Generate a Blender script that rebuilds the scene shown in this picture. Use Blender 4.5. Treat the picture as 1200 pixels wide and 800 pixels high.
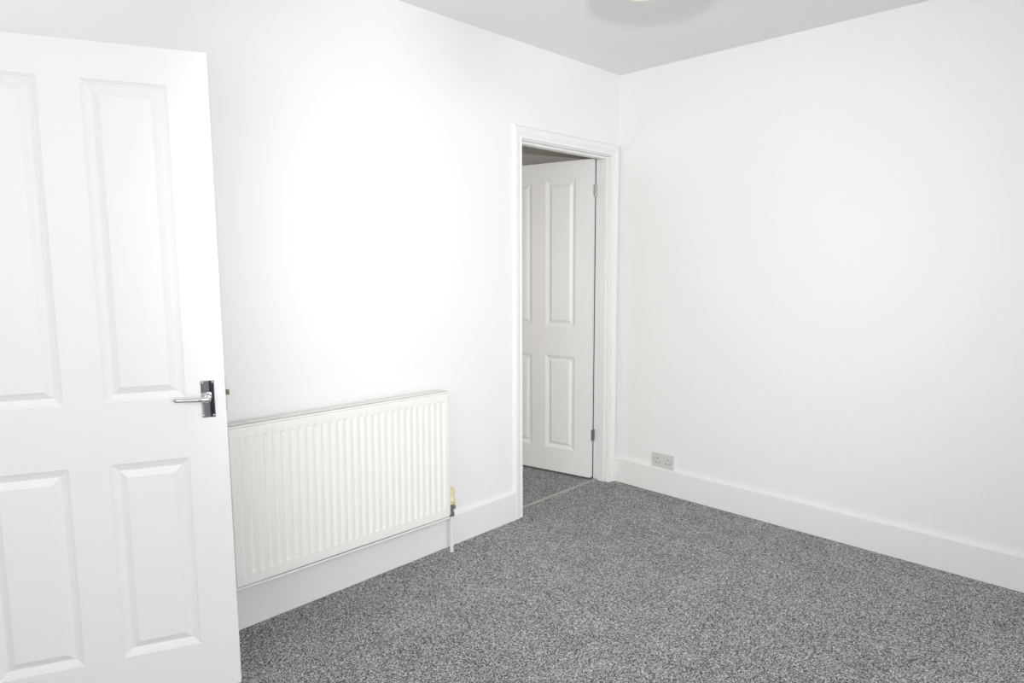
import bpy, bmesh, math, random
from mathutils import Vector, Matrix

for o in list(bpy.data.objects):
    bpy.data.objects.remove(o, do_unlink=True)
SC = bpy.context.scene
COL = SC.collection

# ------------------------------------------------------------------ camera
cam_d = bpy.data.cameras.new('camera')
cam_d.sensor_width = 36.0
cam_d.lens = 775.86 / 1200 * 36
cam_d.clip_start = 0.05
cam = bpy.data.objects.new('camera', cam_d)
COL.objects.link(cam)
yaw, pitch, roll = 0.776244, 0.117581, -0.004078
fwd = Vector((math.cos(yaw) * math.cos(pitch), math.sin(yaw) * math.cos(pitch), -math.sin(pitch)))
rgt = Vector((math.sin(yaw), -math.cos(yaw), 0))
upv = rgt.cross(fwd)
r2 = rgt * math.cos(roll) + upv * math.sin(roll)
u2 = upv * math.cos(roll) - rgt * math.sin(roll)
CAM = Vector((-3.3716, -2.4038, 1.3704))
cam.matrix_world = Matrix(((r2.x, u2.x, -fwd.x, CAM.x), (r2.y, u2.y, -fwd.y, CAM.y),
                           (r2.z, u2.z, -fwd.z, CAM.z), (0, 0, 0, 1)))
SC.camera = cam

# ------------------------------------------------------------------ world, lights, exposure
W = bpy.data.worlds.new('overcast')
SC.world = W
W.use_nodes = True
W.node_tree.nodes['Background'].inputs[0].default_value = (0.86, 0.92, 1.0, 1)
W.node_tree.nodes['Background'].inputs[1].default_value = 0.2
SC.view_settings.view_transform = 'Standard'
SC.view_settings.look = 'None'
SC.view_settings.gamma = 1.0
SC.view_settings.exposure = 0.0
SC.view_settings.use_curve_mapping = False

def lamp(name, kind, loc, direction, energy, colour=(1, 1, 1), **kw):
    d = bpy.data.lights.new(name, kind)
    d.energy = energy
    d.color = colour
    for k, v in kw.items():
        setattr(d, k, v)
    o = bpy.data.objects.new(name, d)
    COL.objects.link(o)
    o.location = loc
    o.rotation_euler = Vector(direction).to_track_quat('-Z', 'Y').to_euler()
    return o

H = 2.4752
X0, Y0 = -4.5, -5.0           # far ends of the room (behind the photographer)
# the photographer's flash, in the hot shoe above the lens
lamp('camera_flash', 'SPOT', (-3.3716, -2.4038, 1.55), (0.797, 0.600, -0.05), 179,
     (1.0, 1.0, 1.0), spot_size=math.radians(78), spot_blend=1.0, shadow_soft_size=0.03)
# fill lights added at the unseen windows behind and beside the camera
WIN = [((-3.5, Y0, 0), 0.0, 73), ((-1.0, Y0, 0), 0.0, 5), ((X0, -1.8, 0), -math.pi / 2, 15)]
for (wx, wy, wz), wr, en in WIN:
    n = Vector((-math.sin(wr), math.cos(wr), 0))
    lamp('window_fill', 'AREA', (wx + n.x * 0.06, wy + n.y * 0.06, 1.6), n, en,
         (1.0, 1.0, 1.0), shape='RECTANGLE', size=1.4, size_y=1.2)
# unseen fill light added in the space beyond the doorway
lamp('hall_fill', 'AREA', (-2.55, 1.5, 1.05), (1, 0, -0.25), 18.0,
     (1.0, 0.93, 0.82), shape='RECTANGLE', size=1.2, size_y=1.2)

# ------------------------------------------------------------------ materials
def mat(name, col, rough=0.5, metal=0.0, bump=None, spec=None, coat=0.0):
    m = bpy.data.materials.new(name)
    m.use_nodes = True
    nt = m.node_tree
    b = nt.nodes['Principled BSDF']
    b.inputs['Base Color'].default_value = (*col, 1)
    b.inputs['Roughness'].default_value = rough
    b.inputs['Metallic'].default_value = metal
    if spec is not None:
        b.inputs['Specular IOR Level'].default_value = spec
    if bump:
        scale, strength, dist, stretch = bump
        tc = nt.nodes.new('ShaderNodeTexCoord')
        mp = nt.nodes.new('ShaderNodeMapping')
        mp.inputs['Scale'].default_value = stretch
        nz = nt.nodes.new('ShaderNodeTexNoise')
        nz.inputs['Scale'].default_value = scale
        nz.inputs['Detail'].default_value = 4
        bp = nt.nodes.new('ShaderNodeBump')
        bp.inputs['Strength'].default_value = strength
        bp.inputs['Distance'].default_value = dist
        nt.links.new(tc.outputs['Object'], mp.inputs['Vector'])
        nt.links.new(mp.outputs[0], nz.inputs['Vector'])
        nt.links.new(nz.outputs['Fac'], bp.inputs['Height'])
        nt.links.new(bp.outputs[0], b.inputs['Normal'])
    return m

M_WALL = mat('white_emulsion', (0.88, 0.88, 0.878), 0.6, bump=(90, 0.08, 0.002, (1, 1, 1)), spec=0.3)
M_HALL = mat('muted_hall_emulsion', (0.55, 0.535, 0.51), 0.7, bump=(90, 0.08, 0.002, (1, 1, 1)), spec=0.2)  # even warm grey, darker than the main room's walls
M_CEIL = mat('ceiling_emulsion', (0.925, 0.925, 0.917), 0.9, bump=(60, 0.08, 0.002, (1, 1, 1)), spec=0.2)
M_TRIM = mat('white_satinwood', (0.87, 0.87, 0.865), 0.38, bump=(50, 0.04, 0.001, (1, 1, 1)))
M_STILE = mat('door_satin_upright_grain', (0.87, 0.87, 0.87), 0.42, bump=(30, 0.10, 0.001, (14, 1, 0.6)))
M_RAIL = mat('door_satin_cross_grain', (0.87, 0.87, 0.87), 0.42, bump=(30, 0.10, 0.001, (0.6, 1, 14)))
M_RAD = mat('radiator_enamel', (0.885, 0.885, 0.865), 0.35)
M_RADIN = mat('radiator_inside_shade', (0.10, 0.095, 0.085), 0.7)  # near black: the shade inside the radiator put into the colour
M_CHROME = mat('polished_chrome', (0.75, 0.76, 0.78), 0.025, 1.0)
M_STEEL = mat('satin_steel', (0.42, 0.42, 0.415), 0.3, 1.0)
M_DULL = mat('dull_grey_metal', (0.24, 0.245, 0.24), 0.45, 0.7)
M_BRASS = mat('aged_brass', (0.15, 0.135, 0.095), 0.4, 0.8)
M_NUT = mat('tarnished_brass', (0.38, 0.37, 0.35), 0.35, 0.9)
M_SLEEVE = mat('white_pipe_sleeve', (0.85, 0.85, 0.84), 0.35)
M_CREAM = mat('yellowed_plastic', (0.74, 0.66, 0.43), 0.4)
M_SOCK = mat('white_moulded_plastic', (0.66, 0.66, 0.65), 0.35)
M_BLACK = mat('socket_hole', (0.015, 0.015, 0.015), 0.8)
M_ALU = mat('ribbed_aluminium', (0.50, 0.49, 0.47), 0.45, 0.6)
M_FLEX = mat('white_flex', (0.8, 0.8, 0.78), 0.4)
M_GREY = mat('mid_grey_satin', (0.22, 0.22, 0.225), 0.4)
M_NAVY = mat('navy_gloss', (0.012, 0.014, 0.03), 0.3)

def carpet():
    m = bpy.data.materials.new('flecked_grey_carpet')
    m.use_nodes = True
    nt = m.node_tree
    N, L = nt.nodes, nt.links
    b = N['Principled BSDF']
    b.inputs['Roughness'].default_value = 0.95
    b.inputs['Specular IOR Level'].default_value = 0.1
    tc = N.new('ShaderNodeTexCoord')
    v = N.new('ShaderNodeTexVoronoi')
    v.inputs['Scale'].default_value = 330
    sep = N.new('ShaderNodeSeparateColor')
    n2 = N.new('ShaderNodeTexNoise')
    n2.inputs['Scale'].default_value = 230
    n2.inputs['Detail'].default_value = 3
    big = N.new('ShaderNodeTexNoise')
    big.inputs['Scale'].default_value = 6
    big.inputs['Detail'].default_value = 3
    a1 = N.new('ShaderNodeMath'); a1.operation = 'MULTIPLY_ADD'
    a1.inputs[1].default_value = 0.55
    a2 = N.new('ShaderNodeMath'); a2.operation = 'MULTIPLY_ADD'
    a2.inputs[1].default_value = 0.45
    a3 = N.new('ShaderNodeMath'); a3.operation = 'MULTIPLY_ADD'
    a3.inputs[1].default_value = 0.10
    a3.inputs[2].default_value = -0.05
    r = N.new('ShaderNodeValToRGB')
    e = r.color_ramp.elements
    e[0].position = 0.22; e[0].color = (0.025, 0.025, 0.026, 1)
    e[1].position = 0.80; e[1].color = (0.85, 0.85, 0.855, 1)
    k = e.new(0.5); k.color = (0.24, 0.24, 0.244, 1)
    L.new(tc.outputs['Object'], v.inputs['Vector'])
    L.new(tc.outputs['Object'], n2.inputs['Vector'])
    L.new(tc.outputs['Object'], big.inputs['Vector'])
    L.new(v.outputs['Color'], sep.inputs[0])
    L.new(big.outputs['Fac'], a3.inputs[0])
    L.new(n2.outputs['Fac'], a2.inputs[0]); L.new(a3.outputs[0], a2.inputs[2])
    L.new(sep.outputs[0], a1.inputs[0]); L.new(a2.outputs[0], a1.inputs[2])
    L.new(a1.outputs[0], r.inputs['Fac'])
    L.new(r.outputs['Color'], b.inputs['Base Color'])
    bp = N.new('ShaderNodeBump')
    bp.inputs['Strength'].default_value = 0.6
    bp.inputs['Distance'].default_value = 0.003
    L.new(a1.outputs[0], bp.inputs['Height'])
    L.new(bp.outputs[0], b.inputs['Normal'])
    return m
M_CARPET = carpet()

def shade_mat():
    m = bpy.data.materials.new('cream_lampshade_fabric')
    m.use_nodes = True
    nt = m.node_tree
    b = nt.nodes['Principled BSDF']
    b.inputs['Base Color'].default_value = (0.88, 0.84, 0.66, 1)
    b.inputs['Roughness'].default_value = 0.8
    t = nt.nodes.new('ShaderNodeBsdfTranslucent')
    t.inputs['Color'].default_value = (0.88, 0.82, 0.60, 1)
    mx = nt.nodes.new('ShaderNodeMixShader')
    mx.inputs[0].default_value = 0.25
    out = nt.nodes['Material Output']
    nt.links.new(b.outputs[0], mx.inputs[1])
    nt.links.new(t.outputs[0], mx.inputs[2])
    nt.links.new(mx.outputs[0], out.inputs['Surface'])
    return m
M_SHADE = shade_mat()

def emit_mat():
    m = bpy.data.materials.new('warm_bulb_glass')
    m.use_nodes = True
    b = m.node_tree.nodes['Principled BSDF']
    b.inputs['Base Color'].default_value = (0.9, 0.88, 0.8, 1)
    b.inputs['Emission Color'].default_value = (1.0, 0.86, 0.6, 1)
    b.inputs['Emission Strength'].default_value = 24.0
    return m
M_BULB = emit_mat()

def glass_mat():
    m = bpy.data.materials.new('window_glass')
    m.use_nodes = True
    b = m.node_tree.nodes['Principled BSDF']
    b.inputs['Base Color'].default_value = (1, 1, 1, 1)
    b.inputs['Roughness'].default_value = 0.0
    b.inputs['Transmission Weight'].default_value = 1.0
    b.inputs['IOR'].default_value = 1.1
    return m
M_GLASS = glass_mat()

# ------------------------------------------------------------------ helpers
def obj(name, bm, m, parent=None, smooth=False, loc=None):
    me = bpy.data.meshes.new(name)
    bmesh.ops.recalc_face_normals(bm, faces=bm.faces)
    bm.to_mesh(me)
    bm.free()
    for x in (m if isinstance(m, (list, tuple)) else [m]):
        me.materials.append(x)
    if smooth:
        for p in me.polygons:
            p.use_smooth = True
        try:
            me.set_sharp_from_angle(angle=math.radians(smooth if smooth > 1 else 40))
        except Exception:
            pass
    o = bpy.data.objects.new(name, me)
    COL.objects.link(o)
    if parent:
        o.parent = parent
    if loc:
        o.location = loc
    return o

def box(bm, a, b, bevel=0.0, mi=0, seg=2):
    a, b = Vector(a), Vector(b)
    r = bmesh.ops.create_cube(bm, size=1)
    vs = r['verts']
    for v in vs:
        v.co = Vector(((a.x + b.x) / 2 + v.co.x * abs(b.x - a.x), (a.y + b.y) / 2 + v.co.y * abs(b.y - a.y),
                       (a.z + b.z) / 2 + v.co.z * abs(b.z - a.z)))
    fs = list({f for v in vs for f in v.link_faces})
    for f in fs:
        f.material_index = mi
    if bevel:
        es = list({e for v in vs for e in v.link_edges})
        bmesh.ops.bevel(bm, geom=es, offset=bevel, segments=seg, affect='EDGES', profile=0.5)
    return bm

def bx(a, b, bevel=0.0, seg=2):
    return box(bmesh.new(), a, b, bevel, 0, seg)

def lathe(bm, prof, c, axis=(0, 0, 1), n=24, caps=True):
    """prof: list of (radius, height along axis) about the point c"""
    ax = Vector(axis).normalized()
    q = ax.to_track_quat('Z', 'Y')
    rings = []
    for r, h in prof:
        rings.append([bm.verts.new(Vector(c) + q @ Vector((r * math.cos(2 * math.pi * i / n), r * math.sin(2 * math.pi * i / n), h)))
                      for i in range(n)])
    for A, B in zip(rings, rings[1:]):
        for i in range(n):
            bm.faces.new((A[i], A[(i + 1) % n], B[(i + 1) % n], B[i]))
    if caps:
        bm.faces.new(rings[0][::-1])
        bm.faces.new(rings[-1])
    return bm

def tube(bm, pts, radii, n=12):
    pts = [Vector(p) for p in pts]
    if not isinstance(radii, (list, tuple)):
        radii = [radii] * len(pts)
    rings = []
    for i, p in enumerate(pts):
        d = (pts[min(i + 1, len(pts) - 1)] - pts[max(i - 1, 0)]).normalized()
        ref = Vector((0, 0, 1)) if abs(d.z) < 0.9 else Vector((0, 1, 0))
        s = d.cross(ref).normalized()
        t = s.cross(d)
        rings.append([bm.verts.new(p + (s * math.cos(2 * math.pi * k / n) + t * math.sin(2 * math.pi * k / n)) * radii[i]) for k in range(n)])
    for A, B in zip(rings, rings[1:]):
        for i in range(n):
            bm.faces.new((A[i], A[(i + 1) % n], B[(i + 1) % n], B[i]))
    bm.faces.new(rings[0][::-1])
    bm.faces.new(rings[-1])
    return bm

def extrude_profile(bm, rings, closed=True):
    """rings: lists of points of equal length; skins them and caps the ends"""
    R = [[bm.verts.new(p) for p in ring] for ring in rings]
    n = len(R[0])
    for A, B in zip(R, R[1:]):
        for i in range(n if closed else n - 1):
            bm.faces.new((A[i], A[(i + 1) % n], B[(i + 1) % n], B[i]))
    if closed:
        bm.faces.new(R[0][::-1])
        bm.faces.new(R[-1])
    return bm

def root(name, loc=(0, 0, 0), rotz=0):
    o = bpy.data.objects.new(name, None)
    o.empty_display_size = 0.1
    COL.objects.link(o)
    o.location = loc
    o.rotation_euler = (0, 0, rotz)
    return o

def tag(o, label, cat, group=None, kind=None):
    o['label'] = label
    o['category'] = cat
    if group:
        o['group'] = group
    if kind:
        o['kind'] = kind
    return o

def structure(o, label, cat):
    return tag(o, label, cat, kind='structure')

# ------------------------------------------------------------------ room shell
T = 0.115                      # thickness of the partition with the doorways
L2, R2 = -0.851, -0.075        # lining faces of the far doorway
L1, R1 = -4.003, -3.236        # lining faces of the doorway the near door hangs in
HEAD = 1.997
FX0, FX1, FY1 = -4.6, 0.0, 3.2  # room beyond
LT = 0.02                      # lining thickness

structure(obj('floor', bx((FX0, Y0 - 0.1, -0.1), (0.1, FY1, 0.0)), M_CARPET),
          'flecked dark grey carpet covering the whole floor', 'floor')
structure(obj('ceiling', bx((FX0, Y0 - 0.1, H), (0.1, FY1, H + 0.1)), M_CEIL),
          'plain matt white ceiling', 'ceiling')

bm = bmesh.new()
for a, b in (((X0 - 0.1, 0, 0), (L1 - LT, T, H)), ((L1 - LT, 0, HEAD + LT), (R1 + LT, T, H)),
             ((R1 + LT, 0, 0), (L2 - LT, T, H)), ((L2 - LT, 0, HEAD + LT), (R2 + LT, T, H)),
             ((R2 + LT, 0, 0), (0.0, T, H))):
    box(bm, a, b)
structure(obj('wall_left', bm, M_WALL), 'white painted wall with the radiator and the far doorway', 'wall')
structure(obj('wall_right', bx((0, Y0 - 0.1, 0), (0.1, T, H)), M_WALL), 'bare white wall with the double socket', 'wall')
WW, WZ0, WZ1 = 0.75, 0.95, 2.25     # half width and heights of the windows
def pierced_wall(name, p0, p1, holes, thick, label):
    """wall from p0 to p1 (along x or y) with window holes given as centres along it"""
    bm = bmesh.new()
    p0, p1 = Vector(p0), Vector(p1)
    d = (p1 - p0).normalized()
    L = (p1 - p0).length
    def seg(a, b, z0, z1):
        A, B = p0 + d * a, p0 + d * b + Vector(thick)
        box(bm, (A.x, A.y, z0), (B.x, B.y, z1))
    s0 = 0
    for h in holes:
        seg(s0, h - WW, 0, H)
        seg(h - WW, h + WW, 0, WZ0)
        seg(h - WW, h + WW, WZ1, H)
        s0 = h + WW
    seg(s0, L, 0, H)
    return structure(obj(name, bm, M_WALL), label, 'wall')
pierced_wall('wall_back', (X0 - 0.1, Y0, 0), (0, Y0, 0), [1.1, 3.6], (0, -0.1, 0), 'white wall with two added windows behind the camera')
pierced_wall('wall_near', (X0, Y0, 0), (X0, 0, 0), [3.2], (-0.1, 0, 0), 'white wall at the near end of the room with a single added window')
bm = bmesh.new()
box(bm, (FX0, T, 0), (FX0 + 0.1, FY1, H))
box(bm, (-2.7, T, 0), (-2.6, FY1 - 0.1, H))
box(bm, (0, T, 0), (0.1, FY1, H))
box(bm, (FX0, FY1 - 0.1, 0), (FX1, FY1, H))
structure(obj('wall_far', bm, M_HALL), 'warm grey walls of the space beyond the doorway', 'wall')

# unseen windows, added as sources for the fill lights
def window(name, c, rz, label):
    w = root(name, (c[0], c[1], WZ0), rz)
    hw, hh = WW, WZ1 - WZ0
    y0, y1 = -0.08, -0.02
    for a, b in (((-hw, y0, 0), (hw, y1, 0.06)), ((-hw, y0, hh - 0.06), (hw, y1, hh)),
                 ((-hw, y0, 0.06), (-hw + 0.06, y1, hh - 0.06)), ((hw - 0.06, y0, 0.06), (hw, y1, hh - 0.06)),
                 ((-0.03, y0, 0.06), (0.03, y1, hh - 0.06))):
        obj('frame_rail', bx(a, b, 0.003), M_TRIM, w)
    for s in (-1, 1):
        a, b = sorted((s * 0.03, s * (hw - 0.06)))
        obj('pane', bx((a, -0.054, 0.06), (b, -0.046, hh - 0.06)), M_GLASS, w)
    structure(w, label, 'window')
window('fill_window_1', WIN[0][0], WIN[0][1], 'added white framed window behind the camera, nearer the near wall')
window('fill_window_2', WIN[1][0], WIN[1][1], 'added white framed window behind the camera, nearer the right wall')
window('fill_window_3', WIN[2][0], WIN[2][1], 'added white framed window in the near wall')

# unseen dark door, added to give the near door's latch plate a dark reflection
D3Y = -4.13
d3 = root('reflection_door', (X0, D3Y, 0))
obj('leaf', bx((0.0, -0.762, 0.008), (0.03, 0.0, 1.99), 0.002), M_NAVY, d3)
bm = bmesh.new()
box(bm, (0.0, 0.004, 0), (0.022, 0.125, 2.12), 0.003)
box(bm, (0.0, -0.86, 0), (0.022, -0.766, 2.12), 0.003)
box(bm, (0.0, -0.766, 2.0), (0.022, 0.004, 2.12), 0.003)
obj('frame', bm, M_GREY, d3)  # grey surround added for the grey part of the same reflection
structure(d3, 'dark navy door added behind the camera for the latch plate reflection', 'door')

# ------------------------------------------------------------------ skirting boards
def skirting(name, p0, p1, inward, label):
    """board from p0 to p1 along a wall; inward = unit vector into the room"""
    p0, p1, n = Vector(p0), Vector(p1), Vector(inward)
    prof = [(0, 0), (0.018, 0), (0.018, 0.1450), (0.018, 0.1465), (0.0172, 0.1500), (0.0145, 0.1525), (0.010, 0.1536), (0, 0.154)]
    bm = bmesh.new()
    extrude_profile(bm, [[p + n * a + Vector((0, 0, z)) for a, z in prof] for p in (p0, p1)])
    return structure(obj(name, bm, M_TRIM, smooth=35), label, 'skirting board')

AW = 0.064                    # architrave width
skirting('baseboard_left', (R1 + AW + 0.006, 0, 0), (L2 - AW - 0.006, 0, 0), (0, -1, 0),
         'white skirting board running under the radiator')
skirting('baseboard_right', (0, Y0, 0), (0, -0.0005, 0), (-1, 0, 0), 'white skirting board under the double socket')
skirting('baseboard_back', (X0 + 0.02, Y0, 0), (-0.02, Y0, 0), (0, 1, 0), 'white skirting board below the added windows behind the camera')
skirting('baseboard_near', (X0, D3Y + 0.128, 0), (X0, 0, 0), (1, 0, 0), 'white skirting board at the near end of the room')

# ------------------------------------------------------------------ door linings and architraves
def lining(name, l, r, label):
    t = root(name, ((l + r) / 2, 0, 0))
    hw = (r - l) / 2
    y0, y1 = -0.001, T + 0.001
    obj('jamb', bx((-hw - LT, y0, 0), (-hw, y1, HEAD + LT), 0.0012, 1), M_TRIM, t)
    obj('jamb', bx((hw, y0, 0), (hw + LT, y1, HEAD + LT), 0.0012, 1), M_TRIM, t)
    obj('head_jamb', bx((-hw, y0, HEAD), (hw, y1, HEAD + LT), 0.0012, 1), M_TRIM, t)
    return structure(t, label, 'door frame'), hw

PROF = [(0, 0), (0, 0.0115), (0.0015, 0.0135), (0.006, 0.0145), (0.011, 0.0142), (0.0135, 0.0110), (0.017, 0.0100),
        (0.021, 0.0110), (0.027, 0.0155), (0.032, 0.0180), (0.036, 0.0188), (0.050, 0.0188), (0.055, 0.0178),
        (0.060, 0.0140), (0.063, 0.0085), (0.064, 0.004), (0.064, 0)]
def architrave(name, l, r, label, wr=None):
    rev = 0.006
    t = root(name, ((l + r) / 2, 0, 0))
    hw = (r - l) / 2
    zi = HEAD + rev
    bm = bmesh.new()
    extrude_profile(bm, [[Vector((-hw - rev - a, -b, z if z == 0 else zi + a)) for a, b in PROF] for z in (0, 1)])
    obj('architrave_leg', bm, M_TRIM, t, smooth=30)
    bm = bmesh.new()
    extrude_profile(bm, [[Vector((hw + rev + a, -b, z if z == 0 else zi + a)) for a, b in PROF] for z in (0, 1)])
    obj('architrave_leg', bm, M_TRIM, t, smooth=30)
    bm = bmesh.new()
    extrude_profile(bm, [[Vector((s * (hw + rev + a), -b, zi + a)) for a, b in PROF] for s in (-1, 1)])
    obj('architrave_head', bm, M_TRIM, t, smooth=30)
    return structure(t, label, 'architrave')

f2, hw2 = lining('trim_1', L2, R2, 'white door lining of the far doorway')
# planted stops the far door would close against (room side of the leaf)
SY0, SY1 = 0.024, 0.066
obj('door_stop', bx((-hw2, SY0, 0), (-hw2 + 0.012, SY1, HEAD - 0.012), 0.001, 1), M_TRIM, f2)
obj('door_stop', bx((hw2 - 0.012, SY0, 0), (hw2, SY1, HEAD - 0.012), 0.001, 1), M_TRIM, f2)
obj('door_stop', bx((-hw2, SY0, HEAD - 0.012), (hw2, SY1, HEAD), 0.001, 1), M_TRIM, f2)
M_GAP = mat('dark_gap_shade', (0.03, 0.03, 0.03), 0.8)
obj('gap_shade_strip', bx((hw2 - 0.004, 0.1095, 0.004), (hw2, T, HEAD - 0.002)), M_GAP, f2)  # added dark strip standing in for the shade of the hinge-side gap
architrave('trim_2', L2, R2, 'white moulded architrave around the far doorway')
lining('trim_3', L1, R1, 'white door lining of the doorway at the near door')
architrave('trim_4', L1, R1, 'white moulded architrave of the doorway at the near door')

# ------------------------------------------------------------------ four-panel doors
DH, DT = 1.981, 0.035
ZS = [(0.170, 0.780), (0.967, 1.8855)]    # heights of the lower and upper panels above the floor
PW, MID = 0.215, 0.1035
PANEL_PROF = [(0, 0), (0.0022, 0.0022), (0.0045, 0.0026), (0.0065, 0.0046), (0.0225, 0.0108), (0.0232, 0.0108), (0.0435, 0.0012), (0.0445, 0.0010)]

def make_door(name, width, first, loc, rotz, gap, label):
    """local frame: x runs from the visible edge along the leaf, y = 0 is the visible face, +y the hidden one"""
    d = root(name, loc, rotz)
    us = [(first, first + PW), (first + PW + MID, first + 2 * PW + MID)]
    xs = [0, us[0][0], us[0][1], us[1][0], us[1][1], width]
    zs = [0, ZS[0][0] - gap, ZS[0][1] - gap, ZS[1][0] - gap, ZS[1][1] - gap, DH]
    bm = bmesh.new()
    def grid(y):
        V = {(i, j): bm.verts.new((xs[i], y, zs[j] + gap)) for i in range(6) for j in range(6)}
        for i in range(5):
            for j in range(5):
                if i in (1, 3) and j in (1, 3):
                    continue
                f = bm.faces.new((V[i, j], V[i + 1, j], V[i + 1, j + 1], V[i, j + 1]))
                f.material_index = 0 if i in (0, 4) or (i == 2 and j in (1, 3)) else 1
        return V
    A, B = grid(0.0), grid(DT)
    for i in range(5):
        for j in (0, 5):
            bm.faces.new((A[i, j], A[i + 1, j], B[i + 1, j], B[i, j]))
            bm.faces.new((A[j, i], A[j, i + 1], B[j, i + 1], B[j, i]))
    for i in (1, 3):
        for j in (1, 3):
            ring = [(i, j), (i + 1, j), (i + 1, j + 1), (i, j + 1)]
            for k in range(4):
                p, q = ring[k], ring[(k + 1) % 4]
                bm.faces.new((A[p], A[q], B[q], B[p]))
    bmesh.ops.recalc_face_normals(bm, faces=bm.faces)
    edges = [e for e in bm.edges if len(e.link_faces) == 2 and e.calc_face_angle(0) > 1
             and all(abs(v.co.x) < 1e-6 or abs(v.co.x - width) < 1e-6 or abs(v.co.z - gap) < 1e-6 or abs(v.co.z - gap - DH) < 1e-6 for v in e.verts)]
    bmesh.ops.bevel(bm, geom=edges, offset=0.0015, segments=2, affect='EDGES')
    obj('leaf', bm, [M_STILE, M_RAIL], d)
    for (z0, z1) in reversed(ZS):
        for (u0, u1) in us:
            bm = bmesh.new()
            rings = []
            for side in (0, 1):
                rr = []
                for a, dep in PANEL_PROF:
                    y = dep if side == 0 else DT - dep
                    rr.append([bm.verts.new(c) for c in ((u0 + a, y, z0 + a), (u1 - a, y, z0 + a), (u1 - a, y, z1 - a), (u0 + a, y, z1 - a))])
                for P, Q in zip(rr, rr[1:]):
                    for k in range(4):
                        bm.faces.new((P[k], P[(k + 1) % 4], Q[(k + 1) % 4], Q[k]))
                bm.faces.new(rr[-1])
                rings.append(rr[0])
            for k in range(4):
                bm.faces.new((rings[0][k], rings[0][(k + 1) % 4], rings[1][(k + 1) % 4], rings[1][k]))
            obj('door_panel', bm, M_STILE, d)
    return structure(d, label, 'door')

def make_handle(door, u, zc, side, toward):
    """lever on a short latch plate; side -1 = visible face (y=0), +1 = hidden face; toward = +1 lever points along +x"""
    y = 0.0 if side < 0 else DT
    h = root('lever_handle')
    h['label'] = 'polished chrome lever on a short latch plate'
    h.parent = door
    h.location = (u, y, zc)
    s = side
    yy = sorted((0.0, s * 0.006))
    obj('latch_plate', bx((-0.0195, yy[0], -0.058), (0.0195, yy[1], 0.058), 0.0016), M_CHROME, h)
    bm = bmesh.new()
    lathe(bm, [(0.0125, 0.0055), (0.0125, 0.010), (0.0095, 0.013), (0.0085, 0.030), (0.0095, 0.037), (0.0098, 0.043), (0.0085, 0.047), (0.004, 0.0495)],
          (0, 0, 0.005), (0, s, 0), 20)
    tube(bm, [(0.0, s * 0.041, 0.005), (toward * 0.012, s * 0.0425, 0.0052), (toward * 0.030, s * 0.043, 0.0055), (toward * 0.060, s * 0.0425, 0.0062),
              (toward * 0.080, s * 0.041, 0.0070), (toward * 0.0880, s * 0.0385, 0.0072), (toward * 0.0900, s * 0.037, 0.0072)],
         [0.0080, 0.0082, 0.0074, 0.0066, 0.0072, 0.0070, 0.0045], 14)
    obj('lever', bm, M_CHROME, h, smooth=50)
    for sx in (-1, 1):
        for sz in (-1, 1):
            bm = bmesh.new()
            lathe(bm, [(0.0034, 0.0058), (0.0034, 0.0068), (0.0020, 0.0078)], (sx * 0.0140, 0, sz * 0.0515), (0, s, 0), 10)
            obj('screw', bm, M_STEEL, h, smooth=40)
    return h

# the near door: free edge nearest the radiator, hinged on the doorway left of the frame
A1 = 0.41058
FREE = Vector((-2.5487, -0.3435, 0))
door1 = make_door('door_1', 0.762, 0.111, FREE, math.pi - A1, 0.0065,
                  'white four panel door with chrome lever, standing open in front of the radiator')
# with rotz = pi - A1 local +x runs from the free edge to the hinge; local +y would face the camera, so flip the leaf
door1.scale = (1, -1, 1)
make_handle(door1, 0.0500, 0.9590, -1, 1)
make_handle(door1, 0.0500, 0.9590, 1, 1)
bm = bmesh.new()
extrude_profile(bm, [[(-0.011, DT / 2 - 0.007, z), (-0.004, DT / 2 + 0.007, z), (0.003, DT / 2 + 0.007, z), (0.003, DT / 2 - 0.007, z)] for z in (0.9645, 0.9805)])
lb = obj('latch_bolt', bm, M_BRASS, door1)
lb['label'] = 'dark brass latch bolt'
bm = bmesh.new()
box(bm, (-0.0012, DT / 2 - 0.0115, 0.918), (0.001, DT / 2 + 0.0115, 0.960))
box(bm, (-0.0012, DT / 2 - 0.0115, 0.984), (0.001, DT / 2 + 0.0115, 1.020))
obj('latch_forend', bm, M_STEEL, door1)

# the far door: hinged on the right jamb, swung away into the space beyond
A2 = math.radians(79.5)
PIN = Vector((R2 - 0.001, 0.1085, 0))
dv = Vector((-math.cos(A2), math.sin(A2), 0))
ed = Vector((-math.sin(A2), -math.cos(A2), 0))
CORNER = PIN + ed * (DT + 0.005) + dv * 0.003
door2 = make_door('door_2', 0.762, 0.1155, CORNER, math.pi - A2, 0.0125,
                  'white four panel door swung open beyond the far doorway')
door2.scale = (1, -1, 1)

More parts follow.
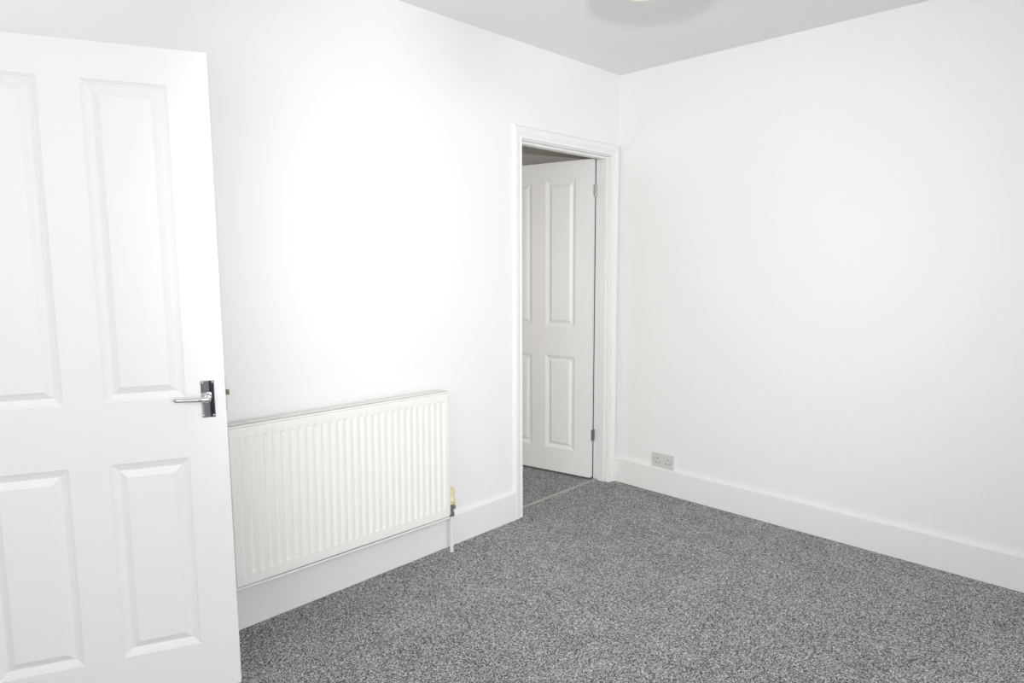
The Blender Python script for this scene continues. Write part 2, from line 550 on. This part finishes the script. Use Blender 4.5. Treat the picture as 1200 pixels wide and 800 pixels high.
def hinge(z, m, label):
    """butt hinge of the far door: one flap on the jamb, one on the door edge, knuckle at the pin; world axes undone by the door's frame"""
    h = root('hinge')
    h.parent = door2
    # door frame: x along leaf, y (mirrored) through the thickness, pin at x=-0.003, y=DT+0.005
    h.location = (-0.003, DT + 0.005, z)
    hh = 0.035
    obj('flap', bx((0.0, -0.030, -hh), (0.0024, -0.001, hh)), m, h)
    # the jamb flap lies on the jamb face: world -y, which is turned by (90 deg - A2) from local -x
    bm = bmesh.new()
    a = math.pi / 2 - A2
    dirx, diry = -math.cos(a), math.sin(a)
    nx, ny = -diry, dirx
    q = [(0.001, 0.0), (0.026, 0.0), (0.026, 0.0018), (0.001, 0.0018)]
    extrude_profile(bm, [[(dirx * p + nx * k, diry * p + ny * k, zz) for p, k in q] for zz in (-hh, hh)])
    obj('flap', bm, m, h)
    bm = bmesh.new()
    for k in range(5):
        z0 = -hh + k * 2 * hh / 5
        lathe(bm, [(0.0036, z0 + 0.0006), (0.0040, z0 + 0.001), (0.0040, z0 + 2 * hh / 5 - 0.001), (0.0036, z0 + 2 * hh / 5 - 0.0006)], (0.0, 0, 0), (0, 0, 1), 12)
    obj('knuckle', bm, m, h, smooth=40)
    for zz in (-0.020, 0.020):
        bm = bmesh.new()
        lathe(bm, [(0.0033, 0.0), (0.0033, 0.0006), (0.001, 0.0002)], (dirx * 0.017 + nx * 0.0018, diry * 0.017 + ny * 0.0018, zz), (nx, ny, 0), 10)
        obj('screw', bm, M_NUT, h)
        bm = bmesh.new()
        lathe(bm, [(0.0033, 0.0), (0.0033, 0.0006), (0.001, 0.0002)], (0.0, -0.016, zz), (-1, 0, 0), 10)
        obj('screw', bm, M_NUT, h)
    h['label'] = label
    return h
hinge(1.806, M_STEEL, 'bright steel butt hinge')
hinge(0.286, M_DULL, 'dull grey butt hinge')
make_handle(door2, 0.762 - 0.050, 0.9590, -1, -1)
make_handle(door2, 0.762 - 0.050, 0.9590, 1, -1)

# threshold bar where the two carpets meet
bm = bmesh.new()
prof = [(-0.009, 0.0), (-0.008, 0.0025), (-0.003, 0.004), (0.003, 0.004), (0.008, 0.0025), (0.009, 0.0)]
extrude_profile(bm, [[(x, 0.086 + a, z) for a, z in prof] for x in (L2 + 0.001, R2 - 0.001)])
tag(obj('threshold_strip', bm, M_ALU, smooth=30), 'thin pale metal carpet bar on the floor across the far doorway', 'carpet bar')

# ------------------------------------------------------------------ radiator
RX0, RX1, RZ0, RZ1 = -2.449, -1.447, 0.2000, 0.7860
RYF, RYB = -0.100, -0.038
CVZ = RZ1 + 0.0105            # top of the grille cover
rad = root('radiator', ((RX0 + RX1) / 2, 0, 0))
ox = (RX0 + RX1) / 2
def hung(o):
    """the radiator hangs a little lower at its valve end"""
    for v in o.data.vertices:
        v.co.z -= 0.0135 * v.co.x
    return o
def panel_mesh(front):
    """pressed steel panel with round-ended upright channels, its rim rolled back"""
    y = RYF if front else RYB
    s = 1 if front else -1          # rim rolls towards the middle of the radiator
    bm = bmesh.new()
    n = 29
    pitch = 0.0334
    start = -(n - 1) / 2 * pitch
    cols = [(-0.501, 0.014, 0), (-0.501, 0.003, 0), (-0.5002, 0.0008, 0), (-0.498, 0.0, 0), (-0.497, 0.0, 0)]
    for k in range(n):
        c = start + k * pitch
        for dx, w in ((-0.0110, 0), (-0.0095, 0.06), (-0.0055, 0.94), (-0.0040, 1), (0.0040, 1), (0.0055, 0.94), (0.0095, 0.06), (0.0110, 0)):
            cols.append((c + dx, 0.0, w))
    cols += [(0.497, 0.0, 0), (0.498, 0.0, 0), (0.5002, 0.0008, 0), (0.501, 0.003, 0), (0.501, 0.014, 0)]
    rows = [(RZ0, 0.014, 0), (RZ0, 0.003, 0), (RZ0 + 0.0008, 0.0008, 0), (RZ0 + 0.003, 0.0, 0), (RZ0 + 0.004, 0.0, 0),
            (RZ0 + 0.042, 0, 0), (RZ0 + 0.0425, 0, 0.04), (RZ0 + 0.0465, 0, 0.96), (RZ0 + 0.047, 0, 1),
            (RZ1 - 0.0400, 0, 1), (RZ1 - 0.0395, 0, 0.96), (RZ1 - 0.0365, 0, 0.04), (RZ1 - 0.036, 0, 0),
            (RZ1 - 0.004, 0, 0), (RZ1 - 0.003, 0.0, 0), (RZ1 - 0.0008, 0.0008, 0), (RZ1, 0.003, 0), (RZ1, 0.014, 0)]
    V = [[bm.verts.new((x, y + s * (max(dy, ry) + 0.0048 * w * rw), z)) for (x, dy, w) in cols] for (z, ry, rw) in rows]
    for A, B in zip(V, V[1:]):
        for i in range(len(cols) - 1):
            bm.faces.new((A[i], A[i + 1], B[i + 1], B[i]))
    return bm
hung(obj('front_panel', panel_mesh(True), M_RAD, rad, smooth=60))
hung(obj('rear_panel', panel_mesh(False), M_RAD, rad, smooth=60))
bm = bmesh.new()
box(bm, (-0.503, RYF + 0.0020, RZ0 - 0.0115), (0.503, RYF + 0.0040, RZ0 - 0.0040))
box(bm, (-0.503, RYB - 0.0040, RZ0 - 0.0115), (0.503, RYB - 0.0020, RZ0 - 0.0040))
hung(obj('bottom_seam', bm, M_RAD, rad))
bm = bmesh.new()
for k in range(48):                       # corrugated convector fins between the panels
    x = -0.47 + k * 0.02
    box(bm, (x, RYF + 0.016, RZ0 + 0.03), (x + 0.001, RYB - 0.016, RZ1 - 0.03))
fins = hung(obj('convector_fins', bm, M_RADIN, rad))
fins['kind'] = 'stuff'
# lift-off top cover: folded lip, slotted top, dark sheet below painting the shade in the slots
bm = bmesh.new()
box(bm, (-0.5025, RYF + 0.0030, RZ1 + 0.0016), (0.5025, RYF + 0.0060, CVZ))
box(bm, (-0.5025, RYF + 0.0030, CVZ - 0.0012), (0.5025, RYF + 0.0150, CVZ))
box(bm, (-0.5025, RYB - 0.0080, CVZ - 0.0012), (0.5025, RYB, CVZ))
box(bm, (-0.5025, RYB - 0.0020, RZ1 - 0.002), (0.5025, RYB, CVZ))
for sx in (-1, 1):
    a, b = sorted((sx * 0.4900, sx * 0.5025))
    box(bm, (a, RYF + 0.0130, CVZ - 0.0012), (b, RYB - 0.0060, CVZ))
g = hung(obj('top_grille', bm, M_RAD, rad))
y0, y1 = RYF + 0.0150, RYB - 0.0080
for k in range(1, 4):
    y = y0 + (y1 - y0) * k / 4
    hung(obj('grille_bar', bx((-0.492, y - 0.0017, CVZ - 0.0030), (0.492, y + 0.0017, CVZ)), M_RAD, g))
bm = bmesh.new()
for k in range(1, 24):
    x = -0.49 + 0.98 * k / 24
    box(bm, (x - 0.0016, y0 - 0.001, CVZ - 0.0035), (x + 0.0016, y1 + 0.001, CVZ - 0.0004))
hung(obj('grille_ribs', bm, M_RAD, g))['kind'] = 'stuff'
hung(obj('grille_shade_sheet', bx((-0.495, RYF + 0.0145, RZ1 - 0.012), (0.495, RYB - 0.0145, RZ1 - 0.0105)), M_RADIN, g))
for sx in (-1, 1):
    a, b = sorted((sx * 0.5020, sx * 0.5045))
    hung(obj('end_panel', bx((a, RYF + 0.0035, RZ0 + 0.002), (b, RYB, CVZ - 0.001), 0.0008, 1), M_RAD, rad))
    a, b = sorted((sx * 0.5005, sx * 0.5110))
    hung(obj('end_seam', bx((a, RYF + 0.0060, RZ0 + 0.004), (b, RYF + 0.0078, RZ1 - 0.004)), M_RAD, rad))
    obj('wall_bracket', bx((sx * 0.36 - 0.02, RYB, RZ0 + 0.08), (sx * 0.36 + 0.02, -0.0008, RZ1 - 0.08)), M_RAD, rad)
# valve and tail on the right-hand end, each a part of the radiator
for sx in (1, -1):
    vx = sx * (RX1 - ox) + sx * 0.036
    vy = -0.070
    v = root('radiator_valve')
    v.parent = rad
    v.location = (vx, vy, 0)
    bm = bmesh.new()
    lathe(bm, [(0.0165, 0.238), (0.0195, 0.243), (0.0200, 0.262), (0.0165, 0.268), (0.0150, 0.272), (0.0150, 0.304), (0.0140, 0.314), (0.010, 0.316)], (0, 0, 0), (0, 0, 1), 20)
    o = obj('valve_cap', bm, M_CREAM, v, smooth=40)
    o['label'] = 'yellowed cream plastic valve cap'
    bm = bmesh.new()
    lathe(bm, [(0.010, 0.200), (0.0115, 0.206), (0.0115, 0.232), (0.0135, 0.234), (0.0135, 0.240)], (0, 0, 0), (0, 0, 1), 16)
    tube(bm, [(0, 0, 0.219), (-sx * 0.039, 0, 0.219)], 0.0085, 12)
    lathe(bm, [(0.0125, 0.014), (0.0125, 0.027)], (0, 0, 0.219), (-sx, 0, 0), 6)
    lathe(bm, [(0.0095, 0.0), (0.0105, 0.010), (0.006, 0.016)], (sx * 0.008, 0, 0.219), (sx, 0, 0), 12)
    o = obj('valve_body', bm, M_NUT, v, smooth=35)
    o['label'] = 'tarnished metal valve body'
    bm = bmesh.new()
    lathe(bm, [(0.0125, 0.178), (0.0145, 0.181), (0.0145, 0.198), (0.0125, 0.201)], (0, 0, 0), (0, 0, 1), 6)
    obj('compression_nut', bm, M_NUT, v, smooth=20)
    bm = bmesh.new()
    tube(bm, [(0, 0, 0.180), (0, 0, 0.09), (-0.001, 0, 0.0)], 0.0088, 14)
    o = obj('pipe_sleeve', bm, M_SLEEVE, v, smooth=40)
    o['label'] = 'white sleeve on the supply pipe'
tag(rad, 'creamy white ribbed panel radiator on the left wall beside the open door', 'radiator')

# ------------------------------------------------------------------ double socket
so = root('double_socket', (0, -0.3555, 0.1967))
so.rotation_euler = (0, 0, 0)
fx = -0.0095
obj('face_plate', bx((fx, -0.0735, -0.0428), (0, 0.0735, 0.0428), 0.0030, 3), M_SOCK, so)
for sy in (1, -1):
    cy = sy * 0.0335
    hole = bmesh.new()
    box(hole, (fx - 0.0003, cy - 0.0024, 0.0060), (fx + 0.004, cy + 0.0024, 0.0145))
    obj('earth_slot', hole, M_BLACK, so)
    for k in (1, -1):
        obj('pin_slot', bx((fx - 0.0003, cy + k * 0.011 - 0.0036, -0.0150), (fx + 0.004, cy + k * 0.011 + 0.0036, -0.0108)), M_BLACK, so)
    ky = cy - sy * 0.0195
    rk = bmesh.new()
    extrude_profile(rk, [[(fx + 0.001, y, 0.012), (fx - 0.0012, y, 0.012), (fx - 0.0024, y, 0.0215), (fx - 0.0034, y, 0.031), (fx + 0.001, y, 0.031)] for y in (ky - 0.0055, ky + 0.0055)])
    obj('rocker_switch', rk, M_SOCK, so)
    bm = bmesh.new()
    lathe(bm, [(0.0030, 0), (0.0030, 0.0006), (0.0015, 0.0004)], (fx, sy * 0.0603, 0.0), (-1, 0, 0), 10)
    obj('screw', bm, M_STEEL, so)
tag(so, 'white double wall socket just above the right skirting board', 'socket')

# ------------------------------------------------------------------ pendant lamp
PX, PY, ZB = -1.815, -1.390, 2.112
la = root('pendant_lamp', (PX, PY, H))
bm = bmesh.new()
lathe(bm, [(0.045, -0.0), (0.045, -0.008), (0.036, -0.020), (0.012, -0.028)], (0, 0, 0), (0, 0, 1), 24)
obj('ceiling_rose', bm, M_FLEX, la, smooth=40)
bm = bmesh.new()
tube(bm, [(0, 0, -0.02), (0, 0, -0.20)], 0.0035, 8)
obj('flex', bm, M_FLEX, la, smooth=60)
bm = bmesh.new()
lathe(bm, [(0.010, -0.100), (0.017, -0.106), (0.019, -0.150), (0.016, -0.160)], (0, 0, -0.09), (0, 0, 1), 18)
obj('lamp_holder', bm, M_FLEX, la, smooth=40)
bm = bmesh.new()
lathe(bm, [(0.012, -0.155), (0.014, -0.170), (0.024, -0.190), (0.030, -0.212), (0.026, -0.234), (0.012, -0.246), (0.002, -0.249)], (0, 0, -0.09), (0, 0, 1), 20)
obj('bulb', bm, M_BULB, la, smooth=60)
bm = bmesh.new()
zt, zb = -0.165, ZB - H
rb, rt = 0.166, 0.150
lathe(bm, [(rb, zb), (rt, zt), (rt - 0.0015, zt), (rb - 0.0015, zb), (rb, zb)], (0, 0, 0), (0, 0, 1), 64, caps=False)
bmesh.ops.remove_doubles(bm, verts=bm.verts, dist=1e-5)
sh = obj('lamp_shade', bm, M_SHADE, la, smooth=40)
bm = bmesh.new()
for k in range(3):
    a = k * 2 * math.pi / 3 + 0.4
    tube(bm, [(0.018 * math.cos(a), 0.018 * math.sin(a), -0.215), ((rt - 0.002) * math.cos(a), (rt - 0.002) * math.sin(a), zt - 0.006)], 0.0016, 6)
lathe(bm, [(0.0205, -0.122), (0.0225, -0.122), (0.0225, -0.128), (0.0205, -0.128)], (0, 0, -0.09), (0, 0, 1), 18, caps=False)
obj('shade_ring', bm, M_STEEL, sh)
tag(la, 'cream drum lampshade pendant hanging from the white ceiling', 'ceiling lamp')
